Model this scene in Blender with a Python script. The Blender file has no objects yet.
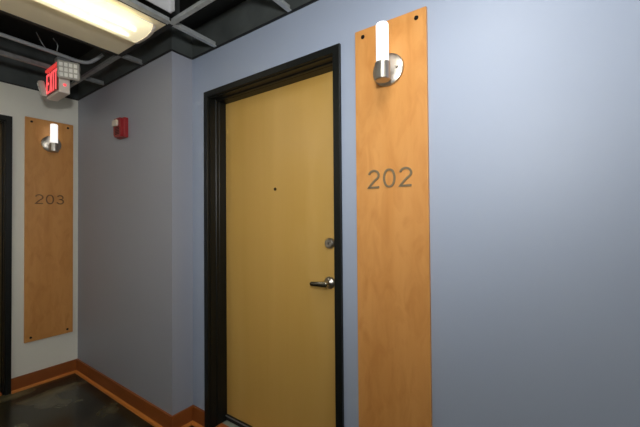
import bpy, bmesh, math
from mathutils import Vector, Matrix

sc = bpy.context.scene
C = sc.collection
PI = math.pi

# ------------------------------------------------------------ dimensions (metres)
H = 2.318            # paint line / grid plane
DECK = 2.68          # black deck above the grid
XC = -3.029          # wall with door 203
YB = -0.141          # face of the boxed-out wall
XR = -1.59           # return of the boxed-out wall
YO = -2.05           # opposite corridor wall
XE = 3.4             # far right end of corridor
X0, X1, FT = -1.453, -0.471, 2.071      # door 202 frame outer
BB = 0.1056

# ------------------------------------------------------------ materials
def srgb(r, g, b):
    def f(c):
        c /= 255
        return c / 12.92 if c <= .04045 else ((c + .055) / 1.055) ** 2.4
    return (f(r), f(g), f(b), 1)

def mat(name, col, rough=.5, metal=0, noise=0, nscale=(8, 8, 8), bump=0, bscale=200, emit=0, ecol=None, coat=0):
    m = bpy.data.materials.new(name); m.use_nodes = True
    nt = m.node_tree; b = nt.nodes['Principled BSDF']
    b.inputs['Base Color'].default_value = col
    b.inputs['Roughness'].default_value = rough
    b.inputs['Metallic'].default_value = metal
    b.inputs['Coat Weight'].default_value = coat
    tc = nt.nodes.new('ShaderNodeTexCoord')
    if noise:
        mp = nt.nodes.new('ShaderNodeMapping'); mp.inputs['Scale'].default_value = nscale
        nt.links.new(tc.outputs['Object'], mp.inputs[0])
        n = nt.nodes.new('ShaderNodeTexNoise'); n.inputs['Scale'].default_value = 1; n.inputs['Detail'].default_value = 5
        nt.links.new(mp.outputs[0], n.inputs['Vector'])
        r = nt.nodes.new('ShaderNodeMapRange')
        r.inputs[1].default_value = .3; r.inputs[2].default_value = .7
        r.inputs[3].default_value = 1 - noise; r.inputs[4].default_value = 1 + noise
        nt.links.new(n.outputs[0], r.inputs[0])
        mx = nt.nodes.new('ShaderNodeVectorMath'); mx.operation = 'SCALE'
        mx.inputs[0].default_value = col[:3]
        nt.links.new(r.outputs[0], mx.inputs['Scale'])
        nt.links.new(mx.outputs[0], b.inputs['Base Color'])
    if bump:
        n2 = nt.nodes.new('ShaderNodeTexNoise'); n2.inputs['Scale'].default_value = bscale
        nt.links.new(tc.outputs['Object'], n2.inputs['Vector'])
        bp = nt.nodes.new('ShaderNodeBump'); bp.inputs['Strength'].default_value = bump; bp.inputs['Distance'].default_value = .002
        nt.links.new(n2.outputs[0], bp.inputs['Height']); nt.links.new(bp.outputs[0], b.inputs['Normal'])
    if emit:
        b.inputs['Emission Color'].default_value = ecol or col
        b.inputs['Emission Strength'].default_value = emit
    return m

def wood(name, c1, c2, c3, sx, sz, rough=.4, contrast=.5, mottle=.5, axes=(1, 1, .06), spec=.5):
    """veneer: long streaks along z plus soft mottled figure"""
    m = bpy.data.materials.new(name); m.use_nodes = True
    nt = m.node_tree; b = nt.nodes['Principled BSDF']
    b.inputs['Roughness'].default_value = rough
    b.inputs['Specular IOR Level'].default_value = spec
    tc = nt.nodes.new('ShaderNodeTexCoord')
    def noise(scale, vec, detail=4, dist=0):
        mp = nt.nodes.new('ShaderNodeMapping'); mp.inputs['Scale'].default_value = vec
        nt.links.new(tc.outputs['Object'], mp.inputs[0])
        n = nt.nodes.new('ShaderNodeTexNoise'); n.inputs['Scale'].default_value = scale
        n.inputs['Detail'].default_value = detail; n.inputs['Distortion'].default_value = dist
        nt.links.new(mp.outputs[0], n.inputs['Vector']); return n
    n1 = noise(sx, axes, 5, .3)
    cr = nt.nodes.new('ShaderNodeValToRGB')
    cr.color_ramp.elements[0].position = .5 - contrast / 2; cr.color_ramp.elements[0].color = c1
    cr.color_ramp.elements[1].position = .5 + contrast / 2; cr.color_ramp.elements[1].color = c2
    nt.links.new(n1.outputs[0], cr.inputs[0])
    n2 = noise(sz, tuple(a if a == min(axes) else .8 for a in axes) if False else (1, 1, .35), 3, 1.2)
    mr = nt.nodes.new('ShaderNodeMapRange')
    mr.inputs[1].default_value = .45; mr.inputs[2].default_value = .72; mr.inputs[3].default_value = 0; mr.inputs[4].default_value = mottle
    nt.links.new(n2.outputs[0], mr.inputs[0])
    mx = nt.nodes.new('ShaderNodeMix'); mx.data_type = 'RGBA'
    mx.inputs[7].default_value = c3
    nt.links.new(mr.outputs[0], mx.inputs[0]); nt.links.new(cr.outputs[0], mx.inputs[6])
    nt.links.new(mx.outputs[2], b.inputs['Base Color'])
    return m

M = {}
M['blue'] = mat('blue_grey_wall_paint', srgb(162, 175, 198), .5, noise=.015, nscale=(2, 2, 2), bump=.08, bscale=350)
M['grey'] = mat('grey_cream_lit_wall_paint', srgb(158, 163, 176), .5, noise=.015, nscale=(2, 2, 2), bump=.08, bscale=350)  # greyed partly to stand in for cream fixture light on this wall
M['white'] = mat('greyish_white_wall_paint', srgb(236, 236, 226), .6, noise=.02, nscale=(3, 3, 3), bump=.08, bscale=350)
M['dark'] = mat('black_ceiling_paint', srgb(76, 82, 82), .7, noise=.25, nscale=(6, 6, 6))
M['deck'] = mat('black_deck_paint', srgb(24, 26, 27), .8, noise=.2, nscale=(5, 5, 5))
M['black'] = mat('black_steel', srgb(17, 20, 19), .4, noise=.1, nscale=(4, 4, 4), bump=.03, bscale=120)
M['black'].node_tree.nodes['Principled BSDF'].inputs['Specular IOR Level'].default_value = .35
M['blackmatte'] = mat('black_matte_steel', srgb(20, 22, 22), .6)
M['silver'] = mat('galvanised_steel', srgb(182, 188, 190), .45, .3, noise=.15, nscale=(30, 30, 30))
M['dimsilver'] = mat('dull_and_shaded_steel', srgb(138, 142, 144), .45, .3, noise=.2, nscale=(30, 30, 30))  # also colours the grid bars that catch less light
M['cream'] = mat('cream_ceiling_panel', srgb(248, 238, 208), .8, noise=.02, nscale=(10, 10, 10))
M['whitebox'] = mat('white_painted_metal', srgb(220, 222, 225), .5)
M['capgrey'] = mat('grey_end_cap', srgb(176, 168, 160), .5)
M['nickel'] = mat('brushed_nickel', srgb(186, 182, 174), .36, 1, noise=.08, nscale=(60, 60, 4))
M['chrome'] = mat('dark_satin_metal', srgb(120, 116, 104), .25, 1)
M['digit'] = mat('bronze_grey_digit', srgb(128, 114, 88), .45, .2)
M['digit3'] = mat('brown_digit', srgb(128, 94, 56), .5, .2)
M['screw'] = mat('black_screw', srgb(30, 26, 24), .35, .5)
M['red'] = mat('red_plastic', srgb(150, 26, 32), .4)
M['lensclear'] = mat('clear_strobe_lens', srgb(214, 205, 190), .12)
M['exitwhite'] = mat('sign_white_plastic', srgb(232, 222, 214), .5)
M['exitface'] = mat('sign_face', srgb(150, 84, 80), .5)
M['exitred'] = mat('lit_red_letters', srgb(255, 60, 60), .4, emit=1.1, ecol=srgb(255, 92, 96))
M['redtop'] = mat('lit_red_plastic', srgb(230, 80, 75), .4, emit=.5, ecol=srgb(255, 70, 66))
M['led'] = mat('lamp_cell', srgb(250, 250, 244), .25)
M['headgrey'] = mat('lamp_head_grey', srgb(186, 184, 176), .45)
M['threshold'] = mat('pale_threshold', srgb(165, 175, 160), .4, noise=.06, nscale=(20, 20, 20))
M['wire'] = mat('grey_wire', srgb(165, 170, 175), .5)
M['peep'] = mat('peephole_brass', srgb(70, 52, 26), .3, .8)
M['panel'] = wood('orange_maple_veneer', srgb(206, 144, 76), srgb(218, 159, 92), srgb(188, 122, 56), 16, 17, .4, .5, .5)
M['leaf'] = wood('honey_maple_veneer', srgb(204, 162, 82), srgb(214, 174, 96), srgb(222, 188, 118), 7, 2.2, .33, .5, .3)
M['base'] = wood('baseboard_wood', srgb(140, 76, 32), srgb(158, 90, 42), srgb(126, 68, 28), 20, 6, .4, .5, .3, axes=(.1, .1, 1))
M['shoe'] = wood('shoe_mould_wood', srgb(200, 122, 50), srgb(214, 136, 62), srgb(190, 112, 46), 20, 6, .35, .5, .3, axes=(.1, .1, 1))
M['sill'] = wood('sill_wood', srgb(176, 96, 44), srgb(190, 108, 52), srgb(160, 88, 40), 20, 6, .4, .5, .3, axes=(.1, 1, 1))

# stained concrete floor
m = bpy.data.materials.new('stained_concrete'); m.use_nodes = True; nt = m.node_tree; b = nt.nodes['Principled BSDF']
tc = nt.nodes.new('ShaderNodeTexCoord')
n = nt.nodes.new('ShaderNodeTexNoise'); n.inputs['Scale'].default_value = 3.2; n.inputs['Detail'].default_value = 7; n.inputs['Distortion'].default_value = .5
nt.links.new(tc.outputs['Object'], n.inputs['Vector'])
cr = nt.nodes.new('ShaderNodeValToRGB')
e = cr.color_ramp.elements
e[0].position = .36; e[0].color = srgb(18, 19, 15)
e[1].position = .72; e[1].color = srgb(122, 116, 86)
k = e.new(.54); k.color = srgb(54, 51, 36)
nt.links.new(n.outputs[0], cr.inputs[0]); nt.links.new(cr.outputs[0], b.inputs['Base Color'])
b.inputs['Roughness'].default_value = .22
M['floor'] = m

# milky glass of the sconces
def glass_lamp(name, col, strength):
    m = bpy.data.materials.new(name); m.use_nodes = True; nt = m.node_tree; b = nt.nodes['Principled BSDF']
    b.inputs['Base Color'].default_value = (.85, .85, .83, 1); b.inputs['Roughness'].default_value = .25
    b.inputs['Emission Color'].default_value = col; b.inputs['Emission Strength'].default_value = strength
    return m
M['milk'] = glass_lamp('milky_lit_glass', (1, .96, .92, 1), .9)
# fluorescent: diffuser lens lets part of the tube light through
m = bpy.data.materials.new('wrap_lens'); m.use_nodes = True; nt = m.node_tree
b = nt.nodes['Principled BSDF']; out = nt.nodes['Material Output']
b.inputs['Base Color'].default_value = srgb(240, 230, 190); b.inputs['Roughness'].default_value = .3
b.inputs['Emission Color'].default_value = srgb(246, 234, 200); b.inputs['Emission Strength'].default_value = .5
tr = nt.nodes.new('ShaderNodeBsdfRefraction'); tr.inputs['Color'].default_value = (1, .95, .82, 1); tr.inputs['Roughness'].default_value = .45; tr.inputs['IOR'].default_value = 1.25
mx = nt.nodes.new('ShaderNodeMixShader'); mx.inputs[0].default_value = .10
nt.links.new(b.outputs[0], mx.inputs[1]); nt.links.new(tr.outputs[0], mx.inputs[2]); nt.links.new(mx.outputs[0], out.inputs[0])
M['lens'] = m
M['tube'] = glass_lamp('lit_tube', (1, .95, .86, 1), 14)
M['fill_lens'] = glass_lamp('fill_wrap_lens', (1, .98, .945, 1), 11)  # for the added fixtures out of view that fill in light

# ------------------------------------------------------------ mesh helpers
def new(): return bmesh.new()

def box(bm, x0, x1, y0, y1, z0, z1, bev=0, mi=0, mtx=None):
    r = bmesh.ops.create_cube(bm, size=1)
    vs = r['verts']
    for v in vs:
        v.co = Vector(((x0 + x1) / 2 + v.co.x * (x1 - x0), (y0 + y1) / 2 + v.co.y * (y1 - y0), (z0 + z1) / 2 + v.co.z * (z1 - z0)))
    fs = list({f for v in vs for f in v.link_faces})
    for f in fs: f.material_index = mi
    if mtx is not None: bmesh.ops.transform(bm, matrix=mtx, verts=vs)
    if bev:
        es = list({e for v in vs for e in v.link_edges})
        bmesh.ops.bevel(bm, geom=es, offset=bev, segments=2, affect='EDGES', profile=.5)
    return bm

def lathe(bm, prof, seg=32, mtx=None, caps=True):
    """prof: list of (r, z); revolved about local z"""
    rings = []
    for r, z in prof:
        if r < 1e-6: rings.append([bm.verts.new((0, 0, z))])
        else: rings.append([bm.verts.new((r * math.cos(2 * PI * i / seg), r * math.sin(2 * PI * i / seg), z)) for i in range(seg)])
    for a, b_ in zip(rings, rings[1:]):
        for i in range(seg):
            j = (i + 1) % seg
            if len(a) == 1 and len(b_) > 1: bm.faces.new((a[0], b_[i], b_[j]))
            elif len(b_) == 1 and len(a) > 1: bm.faces.new((a[i], b_[0], a[j]))
            elif len(a) > 1: bm.faces.new((a[i], b_[i], b_[j], a[j]))
    if caps:
        if len(rings[0]) > 1: bm.faces.new(rings[0])
        if len(rings[-1]) > 1: bm.faces.new(rings[-1])
    vs = [v for r in rings for v in r]
    if mtx is not None: bmesh.ops.transform(bm, matrix=mtx, verts=vs)
    bmesh.ops.recalc_face_normals(bm, faces=bm.faces)
    return bm

def tube(bm, pts, r, seg=12):
    pts = [Vector(p) for p in pts]; rings = []
    for i, p in enumerate(pts):
        d = (pts[min(i + 1, len(pts) - 1)] - pts[max(i - 1, 0)]).normalized()
        u = d.orthogonal().normalized() if i == 0 else (u - d * u.dot(d)).normalized()
        w = d.cross(u)
        rings.append([bm.verts.new(p + r * (math.cos(2 * PI * k / seg) * u + math.sin(2 * PI * k / seg) * w)) for k in range(seg)])
    for a, b_ in zip(rings, rings[1:]):
        for i in range(seg):
            j = (i + 1) % seg; bm.faces.new((a[i], a[j], b_[j], b_[i]))
    bm.faces.new(rings[0]); bm.faces.new(rings[-1])
    bmesh.ops.recalc_face_normals(bm, faces=bm.faces)
    return bm

def prism(bm, poly, y0, y1, mtx=None):
    """poly of (x, z) extruded along y"""
    a = [bm.verts.new((x, y0, z)) for x, z in poly]; b_ = [bm.verts.new((x, y1, z)) for x, z in poly]
    bm.faces.new(a); bm.faces.new(b_)
    for i in range(len(poly)):
        j = (i + 1) % len(poly); bm.faces.new((a[i], a[j], b_[j], b_[i]))
    if mtx is not None: bmesh.ops.transform(bm, matrix=mtx, verts=a + b_)
    bmesh.ops.recalc_face_normals(bm, faces=bm.faces)
    return bm

def obj(name, bm, mats, parent=None, smooth=False, label=None, kind=None):
    me = bpy.data.meshes.new(name); bm.to_mesh(me); bm.free()
    for mm in (mats if isinstance(mats, (list, tuple)) else [mats]): me.materials.append(mm)
    if smooth:
        for p in me.polygons: p.use_smooth = True
        me.set_sharp_from_angle(angle=math.radians(35))
    o = bpy.data.objects.new(name, me); C.objects.link(o)
    if parent: o.parent = parent
    if label: o['label'] = label
    if kind: o['kind'] = kind
    return o

def struct(name, bm, mats, label=None, cat=None):
    o = obj(name, bm, mats); o['kind'] = 'structure'
    o['label'] = label or name; o['category'] = cat or name.split('_')[0]
    return o

def thing(name, label, cat, loc=(0, 0, 0), rotz=0, group=None):
    o = bpy.data.objects.new(name, None); C.objects.link(o)
    o.location = loc; o.rotation_euler = (0, 0, rotz); o.empty_display_size = .1
    o['label'] = label; o['category'] = cat
    if group: o['group'] = group
    return o

def tag(o, label, cat, group=None):
    o['label'] = label; o['category'] = cat
    if group: o['group'] = group
    return o

# ------------------------------------------------------------ the shell
WT = .25
bm = new()
def wallbox(bm, x0, x1, y0, y1, z0=0.0):
    if z0 < H: box(bm, x0, x1, y0, y1, z0, H, mi=0)
    box(bm, x0, x1, y0, y1, H, DECK, mi=1)
wallbox(bm, XR, X0 + .012, 0, WT); wallbox(bm, X1 - .012, XE, 0, WT)
wallbox(bm, X0 + .012, X1 - .012, 0, WT, FT - .012)
struct('wall_right', bm, [M['blue'], M['dark']], 'blue-grey corridor wall around door 202, black above the ceiling grid')
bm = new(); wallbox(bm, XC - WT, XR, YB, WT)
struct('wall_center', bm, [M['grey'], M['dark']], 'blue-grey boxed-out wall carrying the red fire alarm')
LFY = -0.5647                     # near edge of door 203's frame
LW = X1 - X0
bm = new()
def wallboxC(bm, y0, y1, z0=0.0):
    if z0 < H: box(bm, XC - WT, XC, y0, y1, z0, H, mi=0)
    box(bm, XC - WT, XC, y0, y1, H, DECK, mi=1)
wallboxC(bm, LFY - .012, YB); wallboxC(bm, LFY - LW + .012, LFY - .012, FT - .012); wallboxC(bm, YO, LFY - LW + .012)
struct('wall_left', bm, [M['white'], M['dark']], 'off-white end wall carrying the 203 panel')
bm = new(); wallbox(bm, XC - WT, XE, YO - WT, YO)
struct('wall_opposite', bm, [M['white'], M['dark']], 'off-white corridor wall facing door 202')
bm = new(); wallbox(bm, XE, XE + WT, YO - WT, WT)
struct('wall_end', bm, [M['white'], M['dark']], 'off-white wall closing the corridor')
bm = new(); box(bm, XC - WT, XE + WT, YO - WT, WT + .1, -.1, 0)
struct('floor', bm, M['floor'], 'dark stained concrete floor')
bm = new(); box(bm, XC - WT, XE + WT, YO - WT, WT + .1, DECK, DECK + .1)
struct('ceiling', bm, M['deck'], 'black-painted deck above the open ceiling grid')

# baseboards (board + shoe moulding), mitred by simple butt ends
def baseboard(name, x0, x1, y0, y1, face, label):
    """box footprint; face = direction the board looks at"""
    t, s = .013, .017
    o = None
    bm = new(); bm2 = new()
    fx, fy = face
    if fx == 0:      # runs along x, wall at y0
        ya, yb = sorted((y0, y0 + fy * t)); box(bm, x0, x1, ya, yb, 0, BB, bev=.0015)
        poly = [(0, 0), (s, 0), (s * .92, s * .45), (s * .6, s * .85), (0, s)]
        p = [(y0 + fy * (t + a), z) for a, z in poly]
        A = [bm2.verts.new((x0, y, z)) for y, z in p]; B = [bm2.verts.new((x1, y, z)) for y, z in p]
    else:
        xa, xb = sorted((x0, x0 + fx * t)); box(bm, xa, xb, y0, y1, 0, BB, bev=.0015)
        poly = [(0, 0), (s, 0), (s * .92, s * .45), (s * .6, s * .85), (0, s)]
        p = [(x0 + fx * (t + a), z) for a, z in poly]
        A = [bm2.verts.new((x, y0, z)) for x, z in p]; B = [bm2.verts.new((x, y1, z)) for x, z in p]
    bm2.faces.new(A); bm2.faces.new(B)
    for i in range(len(A)):
        j = (i + 1) % len(A); bm2.faces.new((A[i], A[j], B[j], B[i]))
    bmesh.ops.recalc_face_normals(bm2, faces=bm2.faces)
    o = struct(name, bm, M['base'], label, 'baseboard')
    obj('shoe_moulding', bm2, M['shoe'], o, label='lighter orange shoe moulding along the floor')
    return o
baseboard('baseboard_left', XC, XC, LFY, YB - .013, (1, 0), 'orange-brown baseboard under the 203 panel')
baseboard('baseboard_center', XC, XR + .013, YB, YB, (0, -1), 'orange-brown baseboard along the boxed-out wall')
baseboard('baseboard_return', XR, XR, YB, -.013, (1, 0), 'short orange-brown baseboard on the return beside door 202')
baseboard('baseboard_door', XR, X0, 0, 0, (0, -1), 'orange-brown baseboard stub at the left of door 202')
baseboard('baseboard_right', X1, XE, 0, 0, (0, -1), 'orange-brown baseboard right of door 202')
baseboard('baseboard_opposite', XC, XE, YO, YO, (0, 1), 'orange-brown baseboard of the facing wall')

# ------------------------------------------------------------ doors
def make_door(name, loc, rotz, label):
    """local: x 0..LW along the wall, face y=0, frame proud towards -y, leaf at y=.147"""
    root = thing(name, label, 'door', loc, rotz); root['kind'] = 'structure'
    prof = [(0, 0), (0, -.014), (.002, -.016), (.034, -.016), (.036, -.014), (.036, .002), (.041, .002), (.041, .012),
            (.037, .012), (.037, .045), (.040, .049), (.044, .049), (.044, .066), (.0455, .068), (.0455, .119), (.037, .119), (.037, .20), (.0125, .20), (.0125, .001), (0, .001)]
    bm = new(); F = FT
    rings = []
    for st in range(4):
        ring = []
        for d, y in prof:
            # stop slightly narrower on the jambs
            x = (d, d, LW - d, LW - d)[st]; z = (0, F - d, F - d, 0)[st]
            ring.append(bm.verts.new((x, y, z)))
        rings.append(ring)
    for a, b_ in zip(rings, rings[1:]):
        for i in range(len(prof)):
            j = (i + 1) % len(prof); bm.faces.new((a[i], a[j], b_[j], b_[i]))
    bm.faces.new(rings[0]); bm.faces.new(rings[-1])
    bmesh.ops.recalc_face_normals(bm, faces=bm.faces)
    obj('door_frame', bm, M['black'], root, label='black steel door frame')
    lf = obj('door_leaf', box(new(), .040, LW - .040, .1205, .163, .022, F - .040, bev=.001), M['leaf'], root, label='honey-coloured maple veneer door leaf')
    sw = obj('door_sweep', box(new(), .046, LW - .046, .109, .1203, .016, .050, bev=.002), M['blackmatte'], lf, label='black door sweep')
    obj('sweep_strip', box(new(), .046, LW - .046, .106, .1088, .040, .047), M['dimsilver'], lf, label='thin grey metal strip on the sweep')
    obj('threshold', box(new(), .046, LW - .046, .078, .163, .0005, .012, bev=.002), M['threshold'], root, label='pale metal threshold')
    obj('wooden_sill', box(new(), .046, LW - .046, .0, .0775, .0005, .016, bev=.004), M['sill'], root, label='orange-brown wooden sill strip')
    RY = Matrix.Rotation(PI / 2, 4, 'X')      # local +z -> -y
    # peephole
    obj('peephole', lathe(new(), [(0, 0), (.009, 0), (.009, .003), (.006, .005), (.004, .004), (0, .004)], 20,
        Matrix.Translation((-.985 - X0, .1204, 1.455)) @ RY), M['peep'], lf, True)
    # deadbolt
    hx = -.618 - X0
    db = obj('deadbolt', lathe(new(), [(.0, 0), (.028, 0), (.028, .006), (.025, .014), (.020, .018), (.020, .021), (.012, .021), (.012, .019), (0, .019)], 32,
        Matrix.Translation((hx + .004, .1204, 1.162)) @ RY), M['nickel'], lf, True, label='round metal deadbolt cylinder')
    obj('keyway', box(new(), hx + .0028, hx + .0052, .0997, .1013, 1.156, 1.168), M['blackmatte'], db)
    # lever: rose, neck, lever arm
    hd = obj('handle_rose', lathe(new(), [(0, 0), (.031, 0), (.031, .006), (.027, .012), (.018, .016), (.013, .022), (.013, .052), (0, .052)], 32,
        Matrix.Translation((hx, .1204, .964)) @ RY), M['nickel'], lf, True, label='round metal rose of the lever handle')
    bm = new(); ptsL = []
    n = 14
    for i in range(n + 1):
        t = i / n
        x = hx + .014 - t * .102; y = .070 - .004 * math.sin(t * PI); z = .964 - .006 * t
        hh = .0145 * (1 - .25 * t) * (1 if 0 < i < n else .55); th = .0075 * (1 if 0 < i < n else .5)
        ptsL.append([bm.verts.new((x, y + th * math.cos(a), z + hh * math.sin(a))) for a in [2 * PI * k / 12 for k in range(12)]])
    for a, b_ in zip(ptsL, ptsL[1:]):
        for i in range(12):
            j = (i + 1) % 12; bm.faces.new((a[i], a[j], b_[j], b_[i]))
    bm.faces.new(ptsL[0]); bm.faces.new(ptsL[-1]); bmesh.ops.recalc_face_normals(bm, faces=bm.faces)
    obj('lever', bm, M['chrome'], hd, True, label='dark satin metal lever pointing left')
    return root
make_door('door_1', (X0, 0, 0), 0, 'honey maple door 202 in a black steel frame')
make_door('door_2', (XC, LFY - LW, 0.0), PI / 2, 'door 203 in a black steel frame at the left edge')

# ------------------------------------------------------------ number panels
def ribbon(bm, pts, w, y0, y1, closed=False):
    """stroke of width w along pts (x,z), extruded y0..y1"""
    n = len(pts); L = []; R = []
    for i in range(n):
        if closed: p, q = pts[i - 1], pts[(i + 1) % n]
        else: p, q = pts[max(i - 1, 0)], pts[min(i + 1, n - 1)]
        a = Vector((pts[i][0] - p[0], pts[i][1] - p[1])); b_ = Vector((q[0] - pts[i][0], q[1] - pts[i][1]))
        a = a.normalized() if a.length > 1e-9 else b_.normalized(); b_ = b_.normalized() if b_.length > 1e-9 else a
        t = (a + b_); t = t.normalized() if t.length > 1e-6 else a
        nrm = Vector((-t.y, t.x)); k = w / 2 / max(.5, nrm.dot(Vector((-a.y, a.x))))
        L.append((pts[i][0] + nrm.x * k, pts[i][1] + nrm.y * k)); R.append((pts[i][0] - nrm.x * k, pts[i][1] - nrm.y * k))
    v = [[bm.verts.new((p[0], y, p[1])) for p in row] for row, y in ((L, y0), (R, y0), (R, y1), (L, y1))]
    m_ = n if closed else n - 1
    for i in range(m_):
        j = (i + 1) % n
        for s in range(4):
            t = (s + 1) % 4; bm.faces.new((v[s][i], v[s][j], v[t][j], v[t][i]))
    if not closed:
        bm.faces.new([v[s][0] for s in range(4)]); bm.faces.new([v[s][-1] for s in range(4)])
    bmesh.ops.recalc_face_normals(bm, faces=bm.faces)
    return bm

def digit_pts(ch):
    h, w = 1.0, .62
    if ch == '0':
        return [(w / 2 + (w / 2) * math.copysign(abs(math.cos(a)) ** .85, math.cos(a)), .5 + .5 * math.sin(a)) for a in [2 * PI * k / 40 for k in range(40)]], True
    if ch == '2':
        p = []
        for k in range(15):
            a = math.radians(168 - k * 208 / 14); p.append((w / 2 + w / 2 * math.cos(a), .72 + .28 * math.sin(a)))
        p += [(w * .62, .42), (w * .3, .22), (w * .08, .06), (.0, 0), (.06, 0), (w * .5, 0), (w * 1.02, 0)]
        return p, False
    if ch == '3':
        p = []
        for k in range(13):
            a = math.radians(160 - k * 245 / 12); p.append((w * .48 + w * .42 * math.cos(a), .765 + .235 * math.sin(a)))
        p.append((w * .42, .535))
        for k in range(14):
            a = math.radians(88 - k * 250 / 13); p.append((w * .48 + w * .5 * math.cos(a), .27 + .27 * math.sin(a)))
        return p, False

def digit(ch, x, z, h, mtl, parent):
    pts, cl = digit_pts(ch); st = .105 * h
    pts = [(x + st / 2 + (px * h) * .93, z + st / 2 + pz * (h - st)) for px, pz in pts]
    return obj('digit', ribbon(new(), pts, st, -.0205, -.0162, cl), mtl, parent, label='raised metal numeral ' + ch)

def make_panel(text, loc, rotz, label, mtl, w, z0, z1):
    """local: panel centred x=0, wall at y=0, faces -y"""
    p = thing('number_panel', label, 'sign panel', loc, rotz, 'wooden unit number panels')
    obj('board', box(new(), -w / 2, w / 2, -.016, -.0003, z0, z1, bev=.001), M['panel'], p)
    RY = Matrix.Rotation(PI / 2, 4, 'X')
    for sx in (-1, 1):
        for zz in (z1 - .032, z0 + .032):
            obj('screw', lathe(new(), [(0, 0), (.0085, 0), (.0085, .002), (.006, .005), (.0025, .0055), (.002, .004), (0, .004)], 16,
                Matrix.Translation((sx * (w / 2 - .038), -.0161, zz)) @ RY), M['screw'], p, True, label='black screw')
    h = .077
    for i, ch in enumerate(text):
        digit(ch, -.096 + i * .068, 1.410 + (.007 if text == '203' else 0), h, mtl, p)
    return p
make_panel('202', (-.237, 0, 0), 0, 'tall orange maple panel with metal numerals 202, right of the open-faced door frame', M['digit'], .306, .348, 2.090)['label'] = 'tall orange maple panel with grey numerals 202, right of the honey-coloured door'
p2 = make_panel('203', (XC, -.3365, 0), PI / 2, 'tall orange maple panel with brown numerals 203 on the off-white wall at left', M['digit3'], .311, .348, 2.092)

def make_sconce(loc, rotz, label, TX=.009):
    """local: wall plate against y=0 (panel face), arm towards -y"""
    DZ = -.016
    s = thing('wall_sconce', label, 'wall lamp', loc, rotz, 'wall sconces on the number panels')
    RY = Matrix.Rotation(PI / 2, 4, 'X')
    bp = obj('back_plate', lathe(new(), [(0, 0), (.064, 0), (.066, .003), (.064, .010), (.052, .017), (.03, .021), (0, .022)], 48, RY), M['nickel'], s, True)
    obj('plate_screw', lathe(new(), [(0, 0), (.005, 0), (.005, .004), (.003, .006), (0, .006)], 14, Matrix.Translation((.043, -.0192, -.004)) @ RY), M['nickel'], bp, True)
    obj('arm', lathe(new(), [(0, 0), (.014, 0), (.010, .006), (.010, .036), (0, .036)], 20, Matrix.Translation((0, -.0222, -.036)) @ RY), M['nickel'], s, True)
    TY = -.078
    obj('cup', lathe(new(), [(0, -.054), (.0265, -.054), (.029, -.051), (.029, .012), (.0275, .014), (.026, .012), (.026, .0065), (0, .0065)], 40, Matrix.Translation((TX, TY, DZ))), M['nickel'], s, True)
    obj('glass_tube', lathe(new(), [(0, .007), (.0243, .007), (.0243, .158), (.0225, .163), (.018, .1655), (0, .166)], 40, Matrix.Translation((TX, TY, DZ))), M['milk'], s, True, label='lit milky glass tube')
    return s
make_sconce((-.238, -.0163, 1.885), 0, 'brushed nickel wall sconce with lit glass tube on the 202 panel')
make_sconce((XC + .0163, -.331, 1.903), PI / 2, 'brushed nickel wall sconce with lit glass tube on the 203 panel', -.004)

# ------------------------------------------------------------ fire alarm on boxed-out wall
fa = thing('fire_alarm', 'red fire alarm horn strobe with clear lens on the boxed-out wall', 'fire alarm', (-2.185, YB, 1.935))
obj('back_box', box(new(), -.062, .052, -.030, -.0005, -.068, .072, bev=.004), M['red'], fa)
bm = new(); prism(bm, [(-.058, -.045), (-.035, -.066), (.040, -.066), (.047, -.05), (.047, .055), (.036, .066), (-.046, .066), (-.058, .05)], -.052, -.0302)
obj('horn_body', bm, M['red'], fa)
bm = new()
for i in range(5): box(bm, -.03, .03, -.0542, -.0522, -.048 + i * .011, -.043 + i * .011)
obj('horn_grille', bm, M['blackmatte'], fa)
bm = new(); prism(bm, [(-.046, .008), (.016, .008), (.020, .014), (.020, .046), (.014, .052), (-.040, .052), (-.046, .046)], -.068, -.0522)
bmesh.ops.bevel(bm, geom=list(bm.edges), offset=.003, segments=2, affect='EDGES')
obj('strobe_lens', bm, M['lensclear'], fa, label='clear strobe lens')

# ------------------------------------------------------------ exit sign
SX0, SX1, SY0, SY1 = -2.55, -2.315, -.487, -.427
ex = thing('exit_sign', 'lit red EXIT sign with two emergency lamp heads hanging from the ceiling grid', 'exit sign', (-2.43, -.457, 2.125))
def exo(name, bm, mt, parent=None, smooth=False, label=None):
    bmesh.ops.translate(bm, verts=bm.verts, vec=(2.43, .457, -2.125))
    return obj(name, bm, mt, parent or ex, smooth, label)
hs = exo('housing', box(new(), SX0, SX1, SY0, SY1, 2.125, 2.300, bev=.004), M['exitwhite'])
exo('face_plate', box(new(), SX0 + .006, SX1 - .006, SY0 - .004, SY0 - .0003, 2.140, 2.294, bev=.001), M['exitface'])
bm = new(); y0, y1 = SY0 - .0065, SY0 - .0042
zb, zt = 2.152, 2.284; sw_ = .014
def bar(a, b_, w=sw_):
    d = Vector((b_[0] - a[0], b_[1] - a[1])); n = Vector((-d.y, d.x)).normalized() * w / 2
    prism(bm, [(a[0] + n.x, a[1] + n.y), (b_[0] + n.x, b_[1] + n.y), (b_[0] - n.x, b_[1] - n.y), (a[0] - n.x, a[1] - n.y)], y0, y1)
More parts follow.
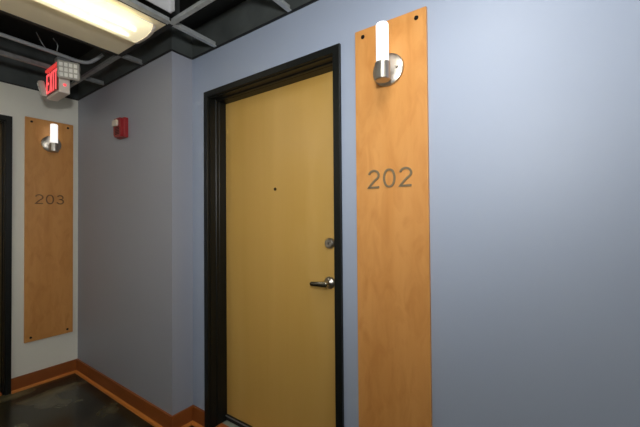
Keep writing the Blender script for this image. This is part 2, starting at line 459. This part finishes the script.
def letter(ch, x, w):
    global bm
    bm = new()
    if ch == 'E':
        box(bm, x, x + sw_, y0, y1, zb, zt)
        for z in (zb, (zb + zt) / 2 - sw_ / 2, zt - sw_): box(bm, x + sw_, x + w, y0, y1, z, z + sw_)
    if ch == 'X':
        bar((x + sw_ / 2, zb), (x + w - sw_ / 2, zt)); bar((x + sw_ / 2, zt), (x + w - sw_ / 2, zb))
    if ch == 'I': box(bm, x, x + sw_, y0, y1, zb, zt)
    if ch == 'T':
        box(bm, x + w / 2 - sw_ / 2, x + w / 2 + sw_ / 2, y0, y1, zb, zt - sw_); box(bm, x, x + w, y0, y1, zt - sw_, zt)
    exo('letter', bm, M['exitred'], None, False, 'lit red letter ' + ch)
letter('E', SX0 + .016, .046); letter('X', SX0 + .074, .054); letter('I', SX0 + .142, .014); letter('T', SX0 + .166, .05)
exo('canopy', box(new(), SX0 + .01, SX1 - .01, SY0 - .012, SY1 + .01, 2.3003, 2.3175, bev=.002), M['redtop'], label='red-lit top cap')
exo('indicator_light', lathe(new(), [(0, 0), (.009, 0), (.009, .003), (.006, .006), (0, .006)], 16, Matrix.Translation((SX1 + .0003, -.457, 2.178)) @ Matrix.Rotation(PI / 2, 4, 'Y')), M['exitred'], hs, True, 'glowing red indicator')
def head(pos, yaw, pitch):
    mtx = Matrix.Translation(pos) @ Matrix.Rotation(yaw, 4, 'Z') @ Matrix.Rotation(pitch, 4, 'Y')   # local +x = facing
    bm = new(); box(bm, -.026, .012, -.060, .060, -.056, .056, bev=.012); bmesh.ops.transform(bm, matrix=mtx, verts=bm.verts)
    h_ = exo('lamp_head', bm, M['headgrey'], None, True)
    for iy in range(4):
        for iz in range(3):
            cy, cz = -.0375 + iy * .025, -.031 + iz * .031
            bm = new(); box(bm, .0122, .0165, cy - .0095, cy + .0095, cz - .012, cz + .012, bev=.003); bmesh.ops.transform(bm, matrix=mtx, verts=bm.verts)
            exo('lamp_cell', bm, M['led'], h_)
head((-2.262, -.452, 2.262), math.radians(-24), math.radians(14))
head((-2.592, -.497, 2.188), math.radians(-112), math.radians(14))
exo('lamp_bracket', tube(new(), [(-2.314, -.45, 2.262), (-2.285, -.452, 2.262)], .008), M['headgrey'])
exo('lamp_bracket', tube(new(), [(-2.551, -.47, 2.195), (-2.578, -.495, 2.195)], .008), M['headgrey'])

# ------------------------------------------------------------ ceiling grid
GY = [-.295, -1.47]
GX = [-2.49, -1.915, -1.335, -.755, -.175, .405, .985, 1.565, 2.145, 2.725]
ntrim = [0]
def tee(x0, x1, y0, y1, mt, fl=.024, web=.03, label='grey metal bar of the open ceiling grid'):
    bm = new()
    if abs(x1 - x0) > abs(y1 - y0):
        y = (y0 + y1) / 2; box(bm, x0, x1, y - fl / 2, y + fl / 2, H, H + .003); box(bm, x0, x1, y - .0015, y + .0015, H + .003, H + web)
    else:
        x = (x0 + x1) / 2; box(bm, x - fl / 2, x + fl / 2, y0, y1, H, H + .003); box(bm, x - .0015, x + .0015, y0, y1, H + .003, H + web)
    mts = [mt]
    if fl > .03:                       # wider bar; black strip stands in for the shaded gap beside the panel
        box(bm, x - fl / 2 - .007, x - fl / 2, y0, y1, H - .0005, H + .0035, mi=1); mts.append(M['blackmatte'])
    ntrim[0] += 1
    struct('trim_%d' % ntrim[0], bm, mts, label, 'ceiling grid')
g = .012
# main bars along x, cut at the nodes
xs = [XC + .001] + GX + [XE - .001]
for yy in GY:
    for a, b_ in zip(xs, xs[1:]):
        mt = M['silver'] if a > -1.34 else (M['blackmatte'] if a > -1.95 else M['dimsilver'])  # light and shade put into the segment colours; the bar is one metal
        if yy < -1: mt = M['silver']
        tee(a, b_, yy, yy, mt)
for x in GX:
    yw = (YB if x < XR else 0) - .016
    mt = M['silver'] if x > -1.4 else M['dimsilver']  # cross bars likewise toned by how much light reaches them
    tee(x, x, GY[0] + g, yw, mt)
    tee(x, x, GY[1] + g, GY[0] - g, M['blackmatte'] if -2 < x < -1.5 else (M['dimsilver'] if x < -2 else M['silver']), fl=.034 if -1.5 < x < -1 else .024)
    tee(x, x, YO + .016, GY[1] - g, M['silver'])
# wall angle, black
def angle(x0, x1, y0, y1):
    bm = new(); box(bm, x0, x1, y0, y1, H - .001, H + .004)
    ntrim[0] += 1
    struct('trim_%d' % ntrim[0], bm, M['blackmatte'], 'black wall angle at the edge of the ceiling grid', 'ceiling grid')
angle(XR + .015, XE, -.014, -.0003); angle(XC + .015, XR + .0, YB - .014, YB - .0003)
angle(XR + .0003, XR + .014, YB - .014, -.0143); angle(XC + .0003, XC + .014, YO, YB - .0003)
# steel channels of the plenum above
for i, yy in enumerate((-.05, -.9)):
    bm = new(); x0 = XR + .01 if i == 0 else XC + .01
    box(bm, x0, XE - .01, yy - .045, yy + .045, H + .19, H + .205); box(bm, x0, XE - .01, yy - .045, yy - .041, H + .205, DECK - .001)
    ntrim[0] += 1
    struct('trim_%d' % ntrim[0], bm, M['blackmatte'], 'black steel channel above the ceiling grid', 'beam')

# cream panel in the lit cell
o = obj('ceiling_panel', box(new(), -1.912, -1.338, -1.466, -.299, H + .0035, H + .018), M['cream'])
tag(o, 'cream ceiling panel holding the lit fluorescent fixture', 'ceiling panel')
# white side housing above the neighbouring cell
bm = new()
box(bm, -1.332, -1.326, -1.45, -.30, H + .055, H + .20)
box(bm, -1.3255, -1.295, -.306, -.300, H + .055, H + .20)
o = obj('metal_housing', bm, M['whitebox'])
tag(o, 'white painted metal housing seen above the grid beside the cream panel', 'housing')
bm = new(); box(bm, -1.3258, -1.324, -.47, -.385, H + .105, H + .15)
obj('opening', bm, M['blackmatte'], o, label='dark rectangular opening')

# ------------------------------------------------------------ fluorescent fixtures
def fixture(cx, y0, y1, lens, name_label, tubes=True):
    f = thing('fluorescent_light', name_label, 'ceiling light', (cx, (y0 + y1) / 2, H + .003))
    L = (y1 - y0) / 2; w = .112
    obj('base_pan', box(new(), -.106, .106, -L, L, -.010, -.0005), M['whitebox'], f)
    prof = [(-w, -.010), (-w, -.020), (-.104, -.032), (-.086, -.043), (-.05, -.050), (0, -.052), (.05, -.050), (.086, -.043), (.104, -.032), (w, -.020), (w, -.010)]
    bm = new(); a = [bm.verts.new((x, -L + .006, zz)) for x, zz in prof]; b_ = [bm.verts.new((x, L - .006, zz)) for x, zz in prof]
    for i in range(len(prof) - 1): bm.faces.new((a[i], a[i + 1], b_[i + 1], b_[i]))
    bmesh.ops.recalc_face_normals(bm, faces=bm.faces)
    ln = obj('lens', bm, lens, f, True, label='glowing cream wrap-around lens')
    for s in (-1, 1):
        bm = new(); prism(bm, [(x * 1.02, zz - .001 if zz < -.011 else zz) for x, zz in prof], s * L - (.005 if s > 0 else .009), s * L + (.009 if s > 0 else .005))
        obj('end_cap', bm, M['capgrey'], f)
    if tubes:
        for x in (-.04, .04):
            bm = new(); tube(bm, [(x, -L + .03, -.032), (x, L - .06, -.032)], .0125)
            obj('lamp_tube', bm, M['tube'], f, True)
    return f
fixture(-1.515, -1.42, -.352, M['lens'], 'lit fluorescent wrap fixture on the cream ceiling panel')
for px, plb, flb in ((-.175, 'cream ceiling panel overhead and out of view, second along the corridor', 'added fill light built as a wrap fixture overhead and out of view, second along the corridor'),
                     (1.565, 'cream ceiling panel furthest right, third along the corridor', 'added unseen fill light built as a wrap fixture furthest right, third along the corridor')):
    o = obj('ceiling_panel', box(new(), px + .004, px + .576, -1.466, -.299, H + .0035, H + .018), M['cream'])
    tag(o, plb, 'ceiling panel')
    fixture(px + .29, -1.42, -.36, M['fill_lens'], flb, False)  # added outside the view to brighten the corridor

o = obj('ceiling_panel', box(new(), -2.486, -1.919, -2.03, -1.474, H + .0035, H + .018), M['cream'])
tag(o, 'cream ceiling panel by the corridor branch to the left of door 203', 'ceiling panel')
fixture(-2.20, -2.02, -1.50, M['fill_lens'], 'added unseen fill light built as a short wrap fixture near door 203', False)  # added outside the view to brighten the left walls

# ------------------------------------------------------------ conduit and wires above the sign
def smooth_pts(p, n=6):
    p = [Vector(a) for a in p]; out = []
    for i in range(len(p) - 1):
        p0, p1, p2, p3 = p[max(i - 1, 0)], p[i], p[i + 1], p[min(i + 2, len(p) - 1)]
        for k in range(n):
            t = k / n
            out.append(.5 * ((2 * p1) + (p2 - p0) * t + (2 * p0 - 5 * p1 + 4 * p2 - p3) * t * t + (3 * p1 - p0 - 3 * p2 + p3) * t ** 3))
    return out + [p[-1]]
o = obj('conduit', tube(new(), smooth_pts([(-2.29, -1.40, H + .045), (-2.29, -.9, H + .045), (-2.30, -.52, H + .045), (-2.31, -.40, H + .045), (-2.30, -.335, H + .052), (-2.27, -.30, H + .075), (-2.24, -.26, H + .12)]), .0115), M['wire'], None, True)
tag(o, 'grey electrical conduit running above the exit sign to the grid corner', 'conduit')
for pts, lb in (([(-2.335, -.54, H + .058), (-2.36, -.56, H + .10), (-2.33, -.60, H + .15)], 'upright grey cable tie end on the conduit, left one'),
            ([(-2.318, -.50, H + .058), (-2.30, -.50, H + .10), (-2.31, -.52, H + .14)], 'upright grey cable tie end on the conduit, right one')):
    o = obj('cable_tie', tube(new(), smooth_pts([pts[0]] + pts), .0025, 6), M['wire'], None, True); tag(o, lb, 'cable tie')
o = obj('junction_box', box(new(), -2.36, -2.30, -.50, -.43, H + .0035, H + .03, bev=.003), M['dimsilver'])
tag(o, 'small grey junction box between conduit and exit sign', 'junction box')

# the photographer's flash, held just above the camera and tilted up
fl = bpy.data.lights.new('camera_flash', 'SPOT'); fl.energy = 65; fl.spot_size = math.radians(165); fl.spot_blend = 1; fl.shadow_soft_size = .07
fl.color = (1, .985, .96)
fo = bpy.data.objects.new('camera_flash', fl); C.objects.link(fo); fo.location = (.3, -1.34, 1.68)
fo.rotation_euler = (Vector((-.95, 0.0, 2.65)) - Vector(fo.location)).to_track_quat('-Z', 'Y').to_euler()

# ------------------------------------------------------------ world, camera, colour
w = bpy.data.worlds.new('World'); sc.world = w; w.use_nodes = True
w.node_tree.nodes['Background'].inputs[0].default_value = (.5, .55, .6, 1); w.node_tree.nodes['Background'].inputs[1].default_value = .05

cam = bpy.data.cameras.new('camera'); co = bpy.data.objects.new('camera', cam); C.objects.link(co); sc.camera = co
yaw, pit, rol, f = math.radians(34.8101), math.radians(.7681), math.radians(-.449), 326.46
Fv = Vector((-math.sin(yaw) * math.cos(pit), math.cos(yaw) * math.cos(pit), math.sin(pit)))
Rv = Vector((math.cos(yaw), math.sin(yaw), 0)); Uv = Rv.cross(Fv)
R2 = math.cos(rol) * Rv + math.sin(rol) * Uv; U2 = -math.sin(rol) * Rv + math.cos(rol) * Uv
co.matrix_world = Matrix(((R2.x, U2.x, -Fv.x, .2811), (R2.y, U2.y, -Fv.y, -1.2566), (R2.z, U2.z, -Fv.z, 1.2897), (0, 0, 0, 1)))
cam.sensor_width = 36; cam.lens = f * 36 / 640; cam.clip_start = .02

vs = sc.view_settings
vs.view_transform = 'Standard'; vs.look = 'None'; vs.gamma = 1; vs.use_curve_mapping = False; vs.exposure = 0
